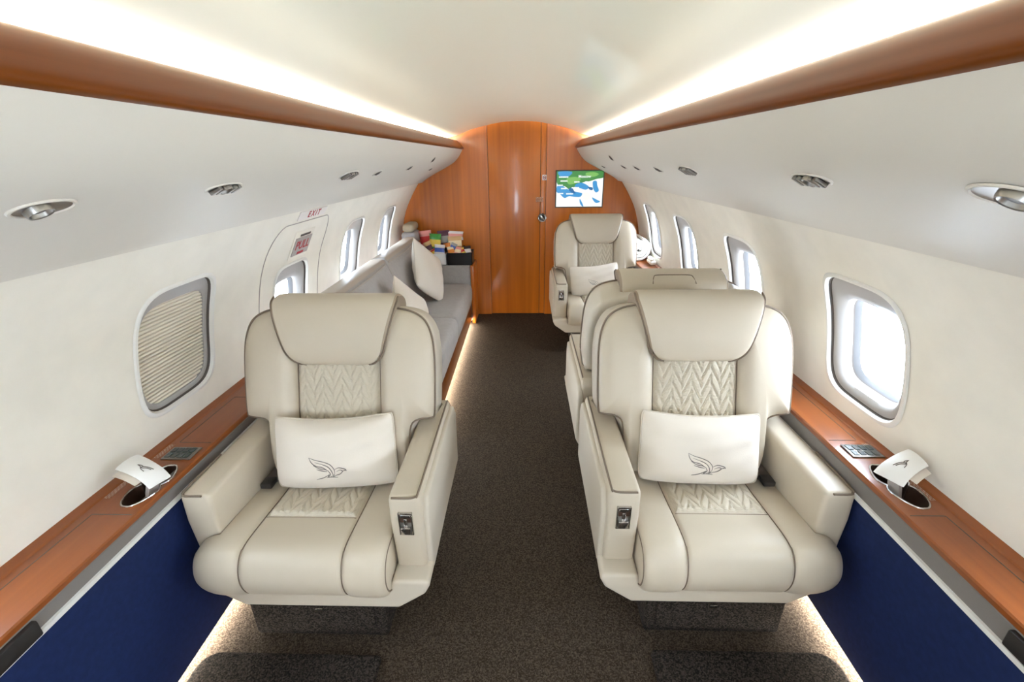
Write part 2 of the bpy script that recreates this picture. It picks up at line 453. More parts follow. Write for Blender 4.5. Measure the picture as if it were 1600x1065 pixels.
# screen on the bulkhead
def screen():
    cx, cz, w, h = .568, 1.246, .218, .160
    t = thing('wall_screen', 'lit flat screen showing a moving map on the wooden bulkhead', 'screen', (cx, YF, cz-h))
    fr = MB().box((-w-.010, -.014, -.010), (w+.010, -.001, 2*h+.010), .004, 2)
    obj('bezel', fr, M['gap'], t)
    def em(nm, c, st=.34): return mat(nm, (12,12,12), emit=c, estr=st, rough=.3)
    cols = [em('map_land', (236,240,236)), em('map_sea', (58,140,196)), em('map_green', (62,130,62)), em('map_lightgreen', (120,176,90)), em('map_label', (245,250,250)), em('map_deep', (30,96,150)), em('map_desert', (250,240,224))]
    s = MB()
    def P(poly, mi, lay):
        s.add([((u-.5)*2*w, -.0142-.0003*lay, (1-v)*2*h) for u, v in poly], [list(range(len(poly)))], mi)
    def blob(poly, mi, lay):
        q = crom([(a, b, 0) for a, b in poly], 5, True)
        P([(max(0, min(1, p.x)), max(0, min(1, p.y))) for p in q], mi, lay)
    P([(0,0),(1,0),(1,1),(0,1)], 0, 0)
    blob([(0,0),(.35,-.02),(.7,-.02),(1,0),(1,.18),(.86,.22),(.72,.28),(.55,.32),(.42,.42),(.28,.5),(.18,.42),(.02,.36)], 2, 1)
    blob([(.22,.2),(.4,.16),(.52,.22),(.40,.34),(.26,.36)], 3, 2)
    blob([(.62,.06),(.78,.03),(.9,.09),(.8,.16),(.66,.15)], 3, 2)
    blob([(.03,.02),(.2,.0),(.33,.03),(.27,.13),(.16,.17),(.06,.12)], 1, 3)
    blob([(.02,.4),(.12,.4),(.22,.48),(.3,.54),(.44,.58),(.56,.62),(.52,.72),(.4,.72),(.28,.70),(.18,.75),(.08,.64),(.0,.56)], 1, 3)
    blob([(.26,.50),(.34,.46),(.38,.54),(.42,.62),(.34,.60)], 5, 4)
    blob([(.40,.38),(.52,.32),(.62,.36),(.7,.44),(.64,.52),(.52,.48),(.42,.46)], 1, 3)
    blob([(.78,.3),(.86,.28),(.88,.4),(.92,.54),(.86,.6),(.8,.5)], 1, 3)
    blob([(.68,.44),(.78,.46),(.78,.53),(.72,.52)], 5, 4)
    blob([(.51,.78),(.54,.82),(.60,.98),(.57,.99),(.52,.9)], 1, 3)
    blob([(.78,.74),(.88,.80),(.96,.86),(.88,.9),(.82,.84)], 1, 3)
    blob([(.58,.62),(.70,.60),(.74,.74),(.66,.82),(.56,.74)], 6, 2)
    tx = s
    def lab(u, v, txt, sz):
        T = frameT(((u-.5)*2*w, -.0165, (1-v)*2*h), (1,0,0), (0,0,1), (0,-1,0))
        tx.text(txt, sz, .0002, T, 4, bold=.0006)
    lab(.60,.15,'Moscow',.034)
    for u, v, l in ((.15,.16,.2),(.16,.27,.15),(.08,.39,.12),(.44,.30,.12),(.41,.46,.16),(.16,.48,.12),(.10,.62,.10),(.29,.63,.15),(.64,.30,.06)):
        x = u-l/2
        while x < u+l/2:
            ww = random.uniform(.012,.03)
            tx.box(((x-.5)*2*w, -.0160, (1-v)*2*h-.006), ((min(x+ww, u+l/2)-.5)*2*w, -.0156, (1-v)*2*h+.006), mi=4); x += ww+.006
    obj('screen_image', tx, cols, t, smooth=False, merge=False)
screen()

# ------------------------------------------------------------------ overhead bins with wooden rail
BP = crom([(.522,1.612,0),(.545,1.574,0),(.576,1.530,0),(.622,1.488,0),(.70,1.445,0),(.80,1.395,0),(.88,1.352,0),(.918,1.326,0)], 6)
def overhead(sd):
    side = 'left' if sd < 0 else 'right'
    t = thing('overhead_bin', 'long white overhead bin with wooden rail above the %s windows' % side, 'overhead bin', (0, 0, 0))
    prof = [(p.x, p.y) for p in BP]+[(.926,1.318),(.933,1.320),(.936,1.330),(.932,1.40),(.86,1.50),(.74,1.590),(.62,1.600),(.545,1.612)]
    prof = [(sd*a, b) for a, b in prof]
    b = MB(); k = 34
    b.grid([[(p[0], YB+(YF-YB)*i/k, p[1]) for p in prof] for i in range(k+1)], cv=True)
    obj('bin_body', b, M['bin'], t, angle=50)
    rp = crom([(.516,1.618,0),(.522,1.606,0),(.545,1.604,0),(.575,1.635,0),(.604,1.664,0),(.607,1.678,0),(.596,1.684,0),(.578,1.681,0),(.556,1.664,0),(.534,1.640,0)], 4, True)
    r = MB().grid([[(sd*p.x, YB+(YF-YB)*i/k, p.y) for p in rp] for i in range(k+1)], cv=True)
    obj('wood_rail', r, M['wood_y'], t, angle=40)
    sm_ = MB().tube([(sd*.706, YB+.1, 1.4435), (sd*.706, YF-.01, 1.4435)], .0012, 6)
    o = obj('panel_seam', sm_, M['sign_grey'], t)
    return t
overhead(-1); overhead(1)
def binT(sd, x, y):
    for i in range(len(BP)-1):
        a, b = BP[i], BP[i+1]
        if a.x <= x <= b.x:
            t = (x-a.x)/(b.x-a.x); p = a.lerp(b, t); tg = (BP[min(i+3, len(BP)-1)]-BP[max(0, i-2)]).normalized()
            break
    n_ = Vector((-sd*abs(tg.y), 0, -abs(tg.x)))
    return frameT((sd*p.x, y, p.y), (0, 1, 0), Vector(n_).cross(Vector((0, 1, 0))), n_)
def reading_light(sd, x, y, L, W, label, eye=True, small=False):
    T = binT(sd, x, y)
    t = thing('reading_light' if not small else 'air_gasper', label, 'reading light' if not small else 'air vent')
    t.matrix_world = T
    n = 36
    def el(a, b, z, ox=0): return [(ox+a*math.cos(2*PI*i/n), b*math.sin(2*PI*i/n), z) for i in range(n)]
    m = MB().grid([el(L*1.10, W*1.12, .0), el(L*1.06, W*1.08, .0025), el(L*.98, W*.98, .003), el(L*.93, W*.92, .0005)], cv=True)
    obj('bezel', m, M['bin'], t)
    d = MB().grid([el(L*.93, W*.92, .001), el(L*.6, W*.6, .0006), el(.0001, .0001, .0004)], cv=True)
    obj('recess', d, M['satin'] if not small else M['dark'], t)
    e = MB()
    if small:
        e.lathe([(0,.006),(W*.5,.006),(W*.62,.004),(W*.66,0)], 20, 0)
        obj('nozzle', e, M['gap'], t)
    else:
        e.lathe([(W*.50,.002),(W*.62,.009),(W*.70,.010),(W*.76,.006),(W*.78,0)], 28, 0, Matrix.Translation((-L*.2 if eye else 0, 0, 0)))
        obj('lamp_ring', e, M['satin'], t)
        e = MB().lathe([(0,.005),(W*.4,.0045),(W*.52,.003)], 28, 0, Matrix.Translation((-L*.2 if eye else 0, 0, 0)))
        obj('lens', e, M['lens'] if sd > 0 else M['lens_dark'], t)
        if not eye:
            for q in (-.6, -.3, .35, .62): obj('fin', MB().box((q*L-.006, -W*.7, .001), (q*L+.006, W*.7, .010), .002), M['satin'], t)
G = 'reading lights in the overhead bins'
reading_light(-1, .668, .685, .048, .024, 'round reading light in left bin, nearest on that side', True)
reading_light(-1, .660, 1.115, .062, .021, 'finned oval lamp in left bin above the shaded window', False)
reading_light(-1, .656, 1.93, .080, .030, 'pale oval lamp in left bin before the EXIT sign', False)
reading_light(1, .645, .600, .052, .027, 'round reading light with pale lens in right bin, nearest on that side', True)
reading_light(1, .640, 1.010, .062, .021, 'finned oval lamp in right bin above the first window', False)
reading_light(1, .640, 1.77, .075, .028, 'pale oval lamp in right bin, second beyond the nearest round light', False)
for i, (sd, x, y, lb) in enumerate([(-1,.664,2.33,'small dark air vent in left bin just past the EXIT sign'),(-1,.641,2.90,'small dark air vent in left bin, middle of three in line'),(-1,.586,3.38,'small dark air vent high on the left bin face by the bulkhead'),(-1,.687,3.77,'small dark air vent in left bin nearest the wooden bulkhead'),
        (1,.652,2.215,'small dark air vent in right bin, nearest of the row'),(1,.656,2.65,'small dark air vent in right bin, second of the row'),(1,.654,2.99,'small dark air vent in right bin, third of the row'),(1,.586,3.06,'small dark air vent high on the right bin face near the bulkhead'),(1,.683,3.94,'small dark air vent in right bin nearest the wooden bulkhead')]):
    reading_light(sd, x, y, .038, .024, lb, small=True)

# ------------------------------------------------------------------ side ledges
def peanut(th):
    c = math.cos(th); s = math.sin(th)
    a = .088*abs(c)**1.0
    r1 = 1/math.sqrt((c/.092)**2+(s/.036)**2)
    pinch = 1-.16*math.exp(-(c/.42)**2)
    return r1*pinch*(1+.32*abs(s)*c*c/(c*c+.06))
def ledge(sd):
    side = 'left' if sd < 0 else 'right'
    z = .63 if sd < 0 else .655; xi = 1.013 if sd < 0 else 1.034; xo = 1.186
    if sd < 0: cy, cx, y1 = 1.072, 1.066, 2.0
    else: cy, cx, y1 = 1.068, 1.103, YF-.002
    t = thing('side_ledge', 'glossy wooden ledge with navy panel running along the %s wall' % side, 'ledge')
    mb = MB(); hy = .13
    n1 = 12; P = []
    x0, x1 = xi+.004, xo
    n1 = 24
    for i in range(n1): P.append((x0+(x1-x0)*i/n1, cy-hy))
    for i in range(40): P.append((x1, cy-hy+2*hy*i/40))
    for i in range(n1): P.append((x1+(x0-x1)*i/n1, cy+hy))
    for i in range(40): P.append((x0, cy+hy-2*hy*i/40))
    def holept(p, k=1.0):
        th = math.atan2(p[0]-cx, p[1]-cy); r = peanut(th)*k
        return (cx+r*math.sin(th), cy+r*math.cos(th))
    H = [holept(p) for p in P]
    mb.grid([[(sd*a, b, z) for a, b in P], [(sd*a, b, z) for a, b in H]], cv=True)
    for a, b in ((YB, cy-hy), (cy+hy, y1)):
        mb.add([(sd*x0,a,z),(sd*x1,a,z),(sd*x1,b,z),(sd*x0,b,z)], [[0,1,2,3]])
    mb.prism([(sd*x0, z), (sd*xi, z-.004), (sd*xi, z-.016), (sd*(xi+.02), z-.016), (sd*(xi+.02), z-.001)], YB, y1)
    # raised back moulding against the wall
    xb = 1.186
    wi = 1.160
    mb.prism([(sd*wi, z), (sd*(wi+.003), z+.005), (sd*xb, z+.012), (sd*xb, z-.005)], YB, y1)
    obj('ledge_top', mb, M['wood_ledge'], t, smooth=False)
    # seams of the inlaid table lids
    for ya, yb in ((-1.0, .95), (1.29, 1.61 if sd < 0 else 2.6)):
        obj('lid_seam', MB().tube([(sd*a, b, z+.0003) for a, b in ((xi+.012, ya), (1.131, ya), (1.134, ya+.001), (1.135, ya+.004), (1.135, yb-.004), (1.134, yb-.001), (1.131, yb), (xi+.012, yb))], .0012, 6), M['gap'], t)
    # figure of eight cup holder
    cup = MB(); K = 96
    def ring(k, zz): return [(sd*(cx+peanut(2*PI*i/K)*k*math.sin(2*PI*i/K)), cy+peanut(2*PI*i/K)*k*math.cos(2*PI*i/K), zz) for i in range(K)]
    cup.grid([ring(1.0, z-.001), ring(.97, z-.035), ring(.92, z-.062)], cv=True); cup.add(ring(.925, z-.0615), [list(range(K))])
    ch = obj('cup_holder', cup, M['cupdark'], t)
    rim = MB().tube(ring(1.0, z+.001), .0028, 8, True); obj('rim', rim, M['chrome'], ch)
    # seat control panel: eight keys
    px, py = (1.080, 1.225) if sd < 0 else (1.111, 1.228)
    cp = MB().box((sd*px-.048, py-.033, z+.0002), (sd*px+.048, py+.033, z+.005), .002, 2)
    c = obj('control_panel', cp, M['satin'], t)
    kb = []
    for i in range(4):
        for j in range(2):
            k = MB().box((sd*px-.041+i*.0205, py-.027+j*.028, z+.0045), (sd*px-.041+i*.0205+.0175, py-.027+j*.028+.025, z+.0075), .0015, 1)
            obj('key', k, M['key'], c)
    # printed notices beside the cup holder
    for (ya, yb) in ((cy-.06, cy+.045), (cy+.13, cy+.205)):
        obj('printed_notice', MB().box((min(sd*1.1405, sd*1.1575), ya, z+.0002), (max(sd*1.1405, sd*1.1575), yb, z+.0008)), M['print_y'], t, smooth=False)
    # fascia, white strip and navy dado panel
    zs = .578 if sd < 0 else .590
    f = MB().prism([(sd*(xi+.004), z-.016), (sd*xi, z-.02), (sd*(xi-.001), zs), (sd*(xi+.05), zs), (sd*(xi+.05), z-.016)], YB, y1); obj('fascia', f, M['grey_trim'], t)
    f = MB().prism([(sd*(xi-.001), zs), (sd*(xi-.007), zs-.002), (sd*(xi-.007), zs-.014), (sd*(xi-.001), zs-.016), (sd*(xi+.05), zs-.016), (sd*(xi+.05), zs)], YB, y1); obj('white_strip', f, M['white_strip'], t)
    xl = 1.016 if sd < 0 else 1.075
    f = MB().prism([(sd*(xi+.001), zs-.016), (sd*xl, .040), (sd*(xl+.05), .040), (sd*(xi+.06), zs-.016)], YB, y1); p = obj('lower_panel', f, M['navy'], t); p['label'] = 'navy blue lower panel'
    # dark folding-table slot at the near end
    b = MB().box((sd*(xi-.012) if sd > 0 else sd*(xi+.03), -.4, z-.062), (sd*(xi+.03) if sd > 0 else sd*(xi-.012), .66, z-.020), .004, 2)
    obj('table_slot', b, M['dark'], t)
    # LED line at the foot of the panel
    l = MB().box((min(sd*(xl+.008), sd*(xl+.03)), YB+.02, .030), (max(sd*(xl+.008), sd*(xl+.03)), y1-.02, .0395))
    tag(obj('floor_light_strip', l, M['led'], smooth=False), 'glowing floor light strip below the %s navy panel' % side, 'light strip')
    return t
M['key'] = mat('panel_key', (46,58,56), rough=.25, coat=.5)
ledge(-1); ledge(1)

# emergency door outline, EXIT sign and PULL handle on the left wall
def exit_things():
    mb = MB(); pts = []
    def q(y, z): return wp(-1, y, wz(z), -.0008)
    pts += [q(1.935, .60+.05*i) for i in range(11)]
    pts += [q(1.935+.10*(1-math.cos(a)), 1.11+.145*math.sin(a)) for a in [PI/2*i/8 for i in range(1, 9)]]
    pts += [q(y, 1.255) for y in (2.12, 2.22, 2.32, 2.42)]
    pts += [q(2.46+.10*math.sin(a), 1.11+.145*math.cos(a)) for a in [PI/2*i/8 for i in range(0, 9)]]
    pts += [q(2.56, 1.06-.05*i) for i in range(9)]
    mb.tube(pts, .0022, 6)
    struct(obj('trim_1', mb, M['sign_grey']))
    t = thing('exit_sign', 'narrow white EXIT sign with red letters above the emergency door outline', 'exit sign')
    T = wallT(-1, 2.255, 1.288, -.001); t.matrix_world = T
    obj('sign_plate', MB().box((-.15, -.024, 0), (.15, .024, .004), .002, 2).text('E X I T', .046, .0006, Matrix.Translation((.01, 0, .0042)), 1, bold=.0012), [M['sign_white'], M['red']], t)
    t = thing('pull_handle', 'red PULL placard over the emergency handle on the left wall', 'handle cover')
    t.matrix_world = wallT(-1, 2.268, 1.138, -.001)
    f = MB().box((-.105, -.075, -.002), (.105, .08, .004), .003, 2); obj('surround', f, M['wall'], t)
    cv = MB().box((-.088, -.055, .0035), (.088, .045, .007), .002, 2).text('PULL', .066, .0006, Matrix.Translation((0, 0, .0072)), 1, bold=.001)
    cv.box((-.035, -.050, .0068), (.035, -.036, .0076), mi=1)
    obj('cover', cv, [M['sign_grey'], M['red']], t)
    obj('latch_slot', MB().box((-.05, .050, .0035), (.06, .062, .006), .001, 1), M['gap'], t)
exit_things()

# ------------------------------------------------------------------ armchair
BX, BY, BZ = Vector((1,0,0)), Vector((0,.308,.951)).normalized(), Vector((0,-.951,.308)).normalized()
BT = frameT((0,.30,.45), BX, BY, BZ)
def quilt(u, v):           # interlocking herringbone quilting: 0 on the stitch lines, 1 between
    cw = .034
    k = math.floor(u/cw+.5); fx = u/cw+.5-k
    sgn = 1 if k % 2 else -1
    ph = v/.056+sgn*(fx-.5)*1.25+(.25 if k % 2 else -.25)
    d = min(ph % 1, 1-ph % 1)
    e = min(1, .55+min(fx, 1-fx)*5)
    return min(1, d*4.2)**.7*e
def rounded(poly, n=5): return [(p.x, p.y) for p in crom([(a, b, 0) for a, b in poly], n, True)]
def make_chair(mirror, label, loc, rz):
    global MIR
    MIR = -1 if mirror else 1
    t = thing('armchair', label, 'armchair', loc, (0, 0, rz), 'cream leather cabin armchairs')
    # --- backrest shell
    half = [(.0,-.02),(.24,-.02),(.252,.10),(.258,.175),(.285,.200),(.335,.207),(.347,.225),(.351,.34),(.350,.45),(.341,.52),(.318,.575),(.275,.605),(.20,.618),(.0,.622)]
    out = half+[(-a, b) for a, b in half[::-1][1:-1]]
    sh = MB().bprism(out, -.15, .0, .030, 4, axis=2, T=BT)
    back = obj('backrest', sh, M['leather_side'], t, angle=50)
    for sg in (-1, 1):
        o = [(.150,0),(.19,-.004),(.238,0),(.248,.09),(.255,.178),(.285,.205),(.330,.212),(.343,.228),(.346,.34),(.344,.45),(.334,.515),(.310,.565),(.268,.594),(.21,.606),(.165,.606),(.150,.59),(.150,.42),(.150,.2)]
        o2 = rounded(o, 3)
        o2 = [(sg*a, b) for a, b in o2]
        if sg < 0: o2 = o2[::-1]
        pd = MB().pad(o2, .052, c=(sg*.235, .33), base=-.012, p=4, q=.6, T=BT)
        obj('side_bolster', pd, M['leather'], back, angle=70)
    P = []
    nu, nv = 84, 160
    for i in range(nv+1):
        v = .0+.47*i/nv; row = []
        for j in range(nu+1):
            u = -.155+.31*j/nu
            e = min(1, (.155-abs(u))/.02)
            row.append((u, v, .014+.016*(1-(u/.155)**2)*.6+.0085*quilt(u, v)*e-.012*(1-e)))
        P.append(row)
    obj('quilted_panel', MB().grid(P, T=BT), M['quilt'], back, angle=180)
    # dark piping round the wings
    hp = [(.150,.604),(.21,.607),(.268,.595),(.312,.566),(.336,.516),(.346,.45),(.348,.34),(.345,.228),(.331,.2115),(.287,.204),(.257,.178),(.250,.09)]
    pp = MB()
    for sg in (-1, 1):
        obj('piping', MB().tube([BT @ Vector((sg*p.x, p.y, .006)) for p in crom([(a, b, 0) for a, b in hp], 5)], .0036, 7), M['piping'], back)
        obj('panel_seam', MB().tube([BT @ Vector((sg*.151, .01+.05*i, .009)) for i in range(10)], .0026, 6), M['piping'], back)
    # --- headrest: padded slab rolled over the top of the back
    loop = crom([(.030,.405,0),(.052,.425,0),(.070,.48,0),(.075,.545,0),(.066,.605,0),(.040,.643,0),(.0,.660,0),(-.05,.660,0),(-.088,.645,0),(-.108,.60,0),(-.112,.53,0),(-.150,.50,0),(-.150,.46,0),(-.02,.44,0),(.0,.415,0)], 5, True)
    def hw(w):
        w = max(.405, min(.66, w)); s = (w-.405)/.255
        base = .162+.060*min(1, s*1.15)
        rc = .055
        if w-.405 < rc:
            q = 1-(w-.405)/rc; base -= rc*(1-math.sqrt(max(0, 1-q*q)))*.9
        return base
    cn = Vector((-.02, .55, 0)); P = []
    ts = [-1, -.995, -.985, -.96, -.9, -.75, -.5, -.25, 0, .25, .5, .75, .9, .96, .985, .995, 1]
    for tt in ts:
        a = abs(tt); sc = 1-.085*max(0, (a-.9)/.1)**3
        row = []
        for p in loop:
            q = cn+(p-cn)*sc
            row.append(BT @ Vector((tt*hw(p.y), q.y, q.x)))
        P.append(row)
    hm = MB().grid(P[3:-3], cv=True)
    m_ = len(loop)
    head = obj('headrest', hm, M['leather'], t, angle=38)
    for Q in (P[:4], P[-4:][::-1]):
        gs = MB().grid(Q, cv=True); gs.add(Q[0], [list(range(m_))])
        obj('side_gusset', gs, M['gusset'], head, angle=38)
    pp = MB()
    fr = [p for p in loop[:40] if p.y < .652 and p.x > .02]
    edge = [BT @ Vector((-hw(p.y)-.001, p.y, p.x-.010)) for p in fr[::-1]]+[BT @ Vector((hw(p.y)+.001, p.y, p.x-.010)) for p in fr]
    pp.tube(edge, .0034, 7)
    obj('piping', pp, M['piping'], head)
    tp = crom([(-.088,-.088,0),(-.082,-.060,0),(-.066,-.044,0),(0,-.042,0),(.066,-.044,0),(.082,-.060,0),(.088,-.088,0)], 4)
    obj('flap_seam', MB().tube([BT @ Vector((p.x, .662-max(0, -.05-p.y)*.40, p.y)) for p in tp], .0020, 6), M['piping'], head)
    # --- seat cushion, T shaped: it laps round the front of the window arm
    prof = crom([(.40,.425,0),(.22,.432,0),(.08,.442,0),(-.02,.446,0),(-.066,.432,0),(-.092,.394,0),(-.098,.345,0),(-.080,.292,0),(-.045,.262,0),(.0,.255,0),(.20,.255,0),(.40,.265,0)], 6)
    x0, x1 = -.338, .258
    xs = [x0, x0+.001, x0+.003, x0+.007, x0+.014, x0+.024, x0+.036, x0+.05, -.2775, -.2705, -.2695, -.26, -.25, -.22, -.195, -.187, -.18, -.173, -.165, -.14, -.09, -.02, .05, .09, .115, .123, .13, .137, .145, .17, .20, .228, .244, .252, .256, x1]
    P = []
    for x in xs:
        lf = x-x0 < x1-x; e = x-x0 if lf else x1-x; RR = .10 if lf else .03; sh_ = 1 if e > RR else math.sqrt(max(0, 1-((RR-e)/RR)**2))
        row = []
        g = math.exp(-((x+.18)/.006)**2)+math.exp(-((x-.13)/.006)**2)
        bul = .010*(1 if (x < -.18 or x > .13) else 0)*min(1, abs(min(abs(x+.18), abs(x-.13)))/.03)
        for p in prof:
            y, z = p.x, p.y
            top = 1 if z > .30 else 0
            cy_, cz_ = .12, .35
            k = .93+.07*sh_
            y2 = cy_+(y-cy_)*k; z2 = (.335+(z-.335)*(.52+.48*sh_)) if lf else cz_+(z-cz_)*(.84+.16*sh_)
            if lf and y < 0: y2 = y*(.55+.45*sh_)
            nrm = (z-.35)/.09
            z2 += (bul-.007*g)*max(0, min(1, nrm)); 
            if y < -.05: y2 += .006*g-bul*.6
            if x < -.270: y2 = min(y2, -.006)
            row.append((x, y2, z2))
        P.append(row)
    cu = MB().grid(P, cv=True); cu.add(P[0], [list(range(len(prof)))]); cu.add(P[-1], [list(range(len(prof)))])
    cush = obj('seat_cushion', cu, M['leather'], t, angle=50)
    P = []
    nu, nv = 80, 90
    for i in range(nv+1):
        v = .085+.30*i/nv; row = []
        for j in range(nu+1):
            u = -.171+.293*j/nu; e = max(0, min(1, min(u+.171, .122-u)/.012, (v-.085)/.012))
            zz = .440 if v < .08 else .442-(v-.08)*.075
            row.append((u, v, zz-.004+.011*e+.0075*quilt(u+.02, v)*e))
        P.append(row)
    obj('quilted_panel', MB().grid(P), M['quilt'], cush, angle=180)
    for xx in (-.18, .13):
        obj('seam', MB().tube([(xx, p.x, p.y-.005) if p.x > -.05 else (xx, p.x+.004, p.y) for p in prof[:50] if p.y > .258], .0016, 6), M['piping'], cush)
    c0 = [(x1-.001, .12+(p.x-.12)*.945, .35+(p.y-.35)*.86) for p in prof[:50] if p.x < .1]
    obj('piping', MB().tube(c0, .0032, 7), M['piping'], cush)
    obj('seam', MB().tube([(-.173, .082, .4415), (.123, .082, .4415)], .0014, 6), M['piping'], cush)
    # --- armrests
    def arm(xa, xb, za, aisle):
        a = MB().bprism([(0.012, za), (-.004, .50), (0.0, .597), (.58, .603), (.60, .58), (.60, za)], xa, xb, .016, 4, axis=0)
        o = obj('armrest', a, M['leather'], t, angle=50)
        pp = MB()
        s = .022
        if aisle:
            pts = [(xa+.012, .001, .594), (xb-s-.012, .001, .594), (xb-.014, .006, .5965), (xb-.009, .02, .5985), (xb-.008, .2, .601), (xb-.008, .57, .6035)]
        else:
            pts = [(xa+.006, .2, .6005), (xa+.006, .03, .5985), (xa+.010, .008, .595), (xa+.020, .001, .594), (xb-.025, .001, .594)]
        pp.tube([p for p in crom(pts, 4)], .0034, 7)
        obj('piping', pp, M['piping'], o)
        return o
    arm(-.366, -.272, .27, False)
    ai = arm(.264, .362, .30, True)
    # recline control let into the front of the aisle arm
    b = MB(); cx_ = .314; zc = .505
    T = frameT((cx_, -.004, zc), (1,0,0), (0,0,1), (0,-1,0))
    b.box((-.022,-.042,-.002),(-.017,.042,.006),.0015,2,0,T).box((.017,-.042,-.002),(.022,.042,.006),.0015,2,0,T).box((-.022,.037,-.002),(.022,.042,.006),.0015,2,0,T).box((-.022,-.042,-.002),(.022,-.036,.006),.0015,2,0,T)
    b.box((-.017,.004,-.001),(.017,.037,.0015),0,1,1,T).box((-.017,-.037,-.001),(.017,.004,.002),0,1,2,T)
    obj('control_bezel', b, [M['chrome'], M['cupdark'], M['satin']], ai)
    l = MB().box((-.015,-.034,.001),(.015,-.008,.014),.003,2,0,T).box((-.006,-.014,.001),(.006,.020,.008),.002,2,0,T).box((-.015,.022,.001),(.015,.034,.005),.001,1,0,T)
    obj('recline_lever', l, M['chrome'], ai)
    # --- outer side panel and seat pan
    sp = MB().bprism([(.03,.285),(.02,.50),(.05,.572),(.40,.580),(.58,.575),(.62,.52),(.60,.30)], .352, .378, .010, 3, axis=0)
    obj('side_panel', sp, M['leather_side'], t, angle=50)
    pan = MB().bprism([(-.29,.29),(-.29,.245),(-.22,.200),(.275,.200),(.362,.262),(.380,.300),(.375,.318),(.262,.318),(.255,.29)], -.050, .60, .012, 3)
    obj('seat_pan', pan, M['leather_side'], t, angle=50)
    # --- carpeted pedestal with drawer
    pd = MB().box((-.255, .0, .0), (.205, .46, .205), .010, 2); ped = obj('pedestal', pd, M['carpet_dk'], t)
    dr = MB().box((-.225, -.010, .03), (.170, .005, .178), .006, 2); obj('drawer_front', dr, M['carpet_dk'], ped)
    la = MB().box((-.022, -.018, .135), (.004, -.006, .150), .003, 2); obj('drawer_latch', la, M['chrome'], ped)
    # --- seat belt in the window corner
    sb = MB().box((-.262, .24, .452), (-.212, .34, .466), .004, 2, 0); sb.box((-.255, .20, .455), (-.215, .245, .475), .004, 2, 1)
    obj('seat_belt', sb, [M['gap'], M['dark']], t)
    MIR = 1
    return t
LCH = (-.622, 1.065, 0); RCH = (.664, 1.10, 0); FCH = (.655, 3.52, 0)
chL = make_chair(False, 'cream leather armchair on the left in front of the shaded window', LCH, 0)
chR = make_chair(True, 'cream leather armchair in the right foreground facing the camera', RCH, 0)
dup(chR, FCH, 0, 'cream leather armchair at the far right below the map screen')
dup(chL, (.665, 2.42, 0), PI, 'cream leather armchair turned away, back to back with the right foreground one')

# ------------------------------------------------------------------ pillows
def pillow_fn(a, b, T_, pinch=.07):
    def f(u, v, sg):
        rc = 1-.045*(u*v)**6
        x = a*u*(1-pinch*.5*(1-v*v)+.02*(1-v)*(1-v*v))*rc
        y = b*v*(1-(pinch*2.3 if v > 0 else -.06)*(1-u*u))*rc
        h = T_*max(0, (1-abs(u)**3.2)*(1-abs(v)**2.6))**.62
        e_ = (1-u**4)*(1-v**4); h += e_*(.003*math.sin(7*u+3*v)+.0022*math.sin(11*v-4*u)+.004*max(0, v)**2*math.sin(17*u+2*v)*abs(u)+.003*max(0, abs(u)-.5)*math.sin(15*v+3*u)*2)
        return (x, y, sg*h)
    return f
def make_pillow(name, label, cat, a, b, th, T, logo=False, pinch=.07):
    f = pillow_fn(a, b, th, pinch); n = 28; mb = MB()
    q = [math.sin(PI/2*(-1+2*i/n)) for i in range(n+1)]
    mb.grid([[f(u, v, 1) for u in q] for v in q]); mb.grid([[f(u, v, -1) for u in q] for v in q])
    t = thing(name, label, cat); t.matrix_world = T
    obj('cushion_body', mb, M['pillow'], t, angle=180)
    e = [f(u, -1, 0) for u in q]+[f(1, v, 0) for v in q[1:]]+[f(u, 1, 0) for u in q[::-1][1:]]+[f(-1, v, 0) for v in q[::-1][1:-1]]
    obj('piping', MB().tube(e, .0035, 7, True), M['cord'], t)
    if logo:
        L = [[(585,505),(650,535),(740,560),(810,590),(850,640),(845,690)],[(585,505),(605,560),(650,600),(720,615),(780,650)],[(620,590),(680,625),(745,635),(790,655)],[(655,635),(715,650),(770,660)],
             [(640,560),(720,585),(780,610),(815,650),(825,700),(800,720)],[(690,575),(760,600),(800,625)],[(850,640),(900,618),(945,625),(975,635),(985,652)],[(870,662),(915,642),(940,657),(905,690),(860,705),(820,725)],
             [(640,745),(700,735),(750,715),(790,690)],[(750,730),(800,725),(870,732)],[(790,690),(770,720),(800,727)],[(940,657),(970,645),(985,652)],[(845,690),(820,725)],[(780,650),(800,690),(770,720)]]
        m = MB()
        for st in L:
            pts = []
            for p in crom([(x, y, 0) for x, y in st], 6):
                dx = (p.x-785)/400*.125; dy = -(p.y-630)/400*.125-.040
                P0 = Vector(f(dx/a, dy/b, 1))
                pts.append((P0.x, P0.y, P0.z+.0006))
            k = len(pts); m.tube(pts, [.0004+.0010*math.sin(PI*(i+.3)/(k+.1)) for i in range(k)], 6)
        lg = obj('embroidered_bird', m, M['logo'], t); lg['label'] = 'grey embroidered flying bird emblem'
    return t
def leanT(p, yaw, tilt, roll=0.0):
    # local z = front normal; start facing -Y, lean back by tilt
    R = Matrix.Rotation(yaw, 4, 'Z') @ Matrix.Rotation(-tilt, 4, 'X') @ Matrix.Rotation(PI/2, 4, 'X') @ Matrix.Rotation(roll, 4, 'Z')
    return Matrix.Translation(p) @ R
PG = 'white lumbar pillows'
make_pillow('lumbar_pillow', 'white lumbar pillow with bird emblem on the left armchair', 'pillow', .210, .127, .080, leanT((-.612, 1.324, .582), .03, .30, .03), True)
make_pillow('lumbar_pillow', 'white lumbar pillow with bird emblem on the right foreground armchair', 'pillow', .206, .125, .080, leanT((.660, 1.360, .580), -.02, .30, -.02), True)
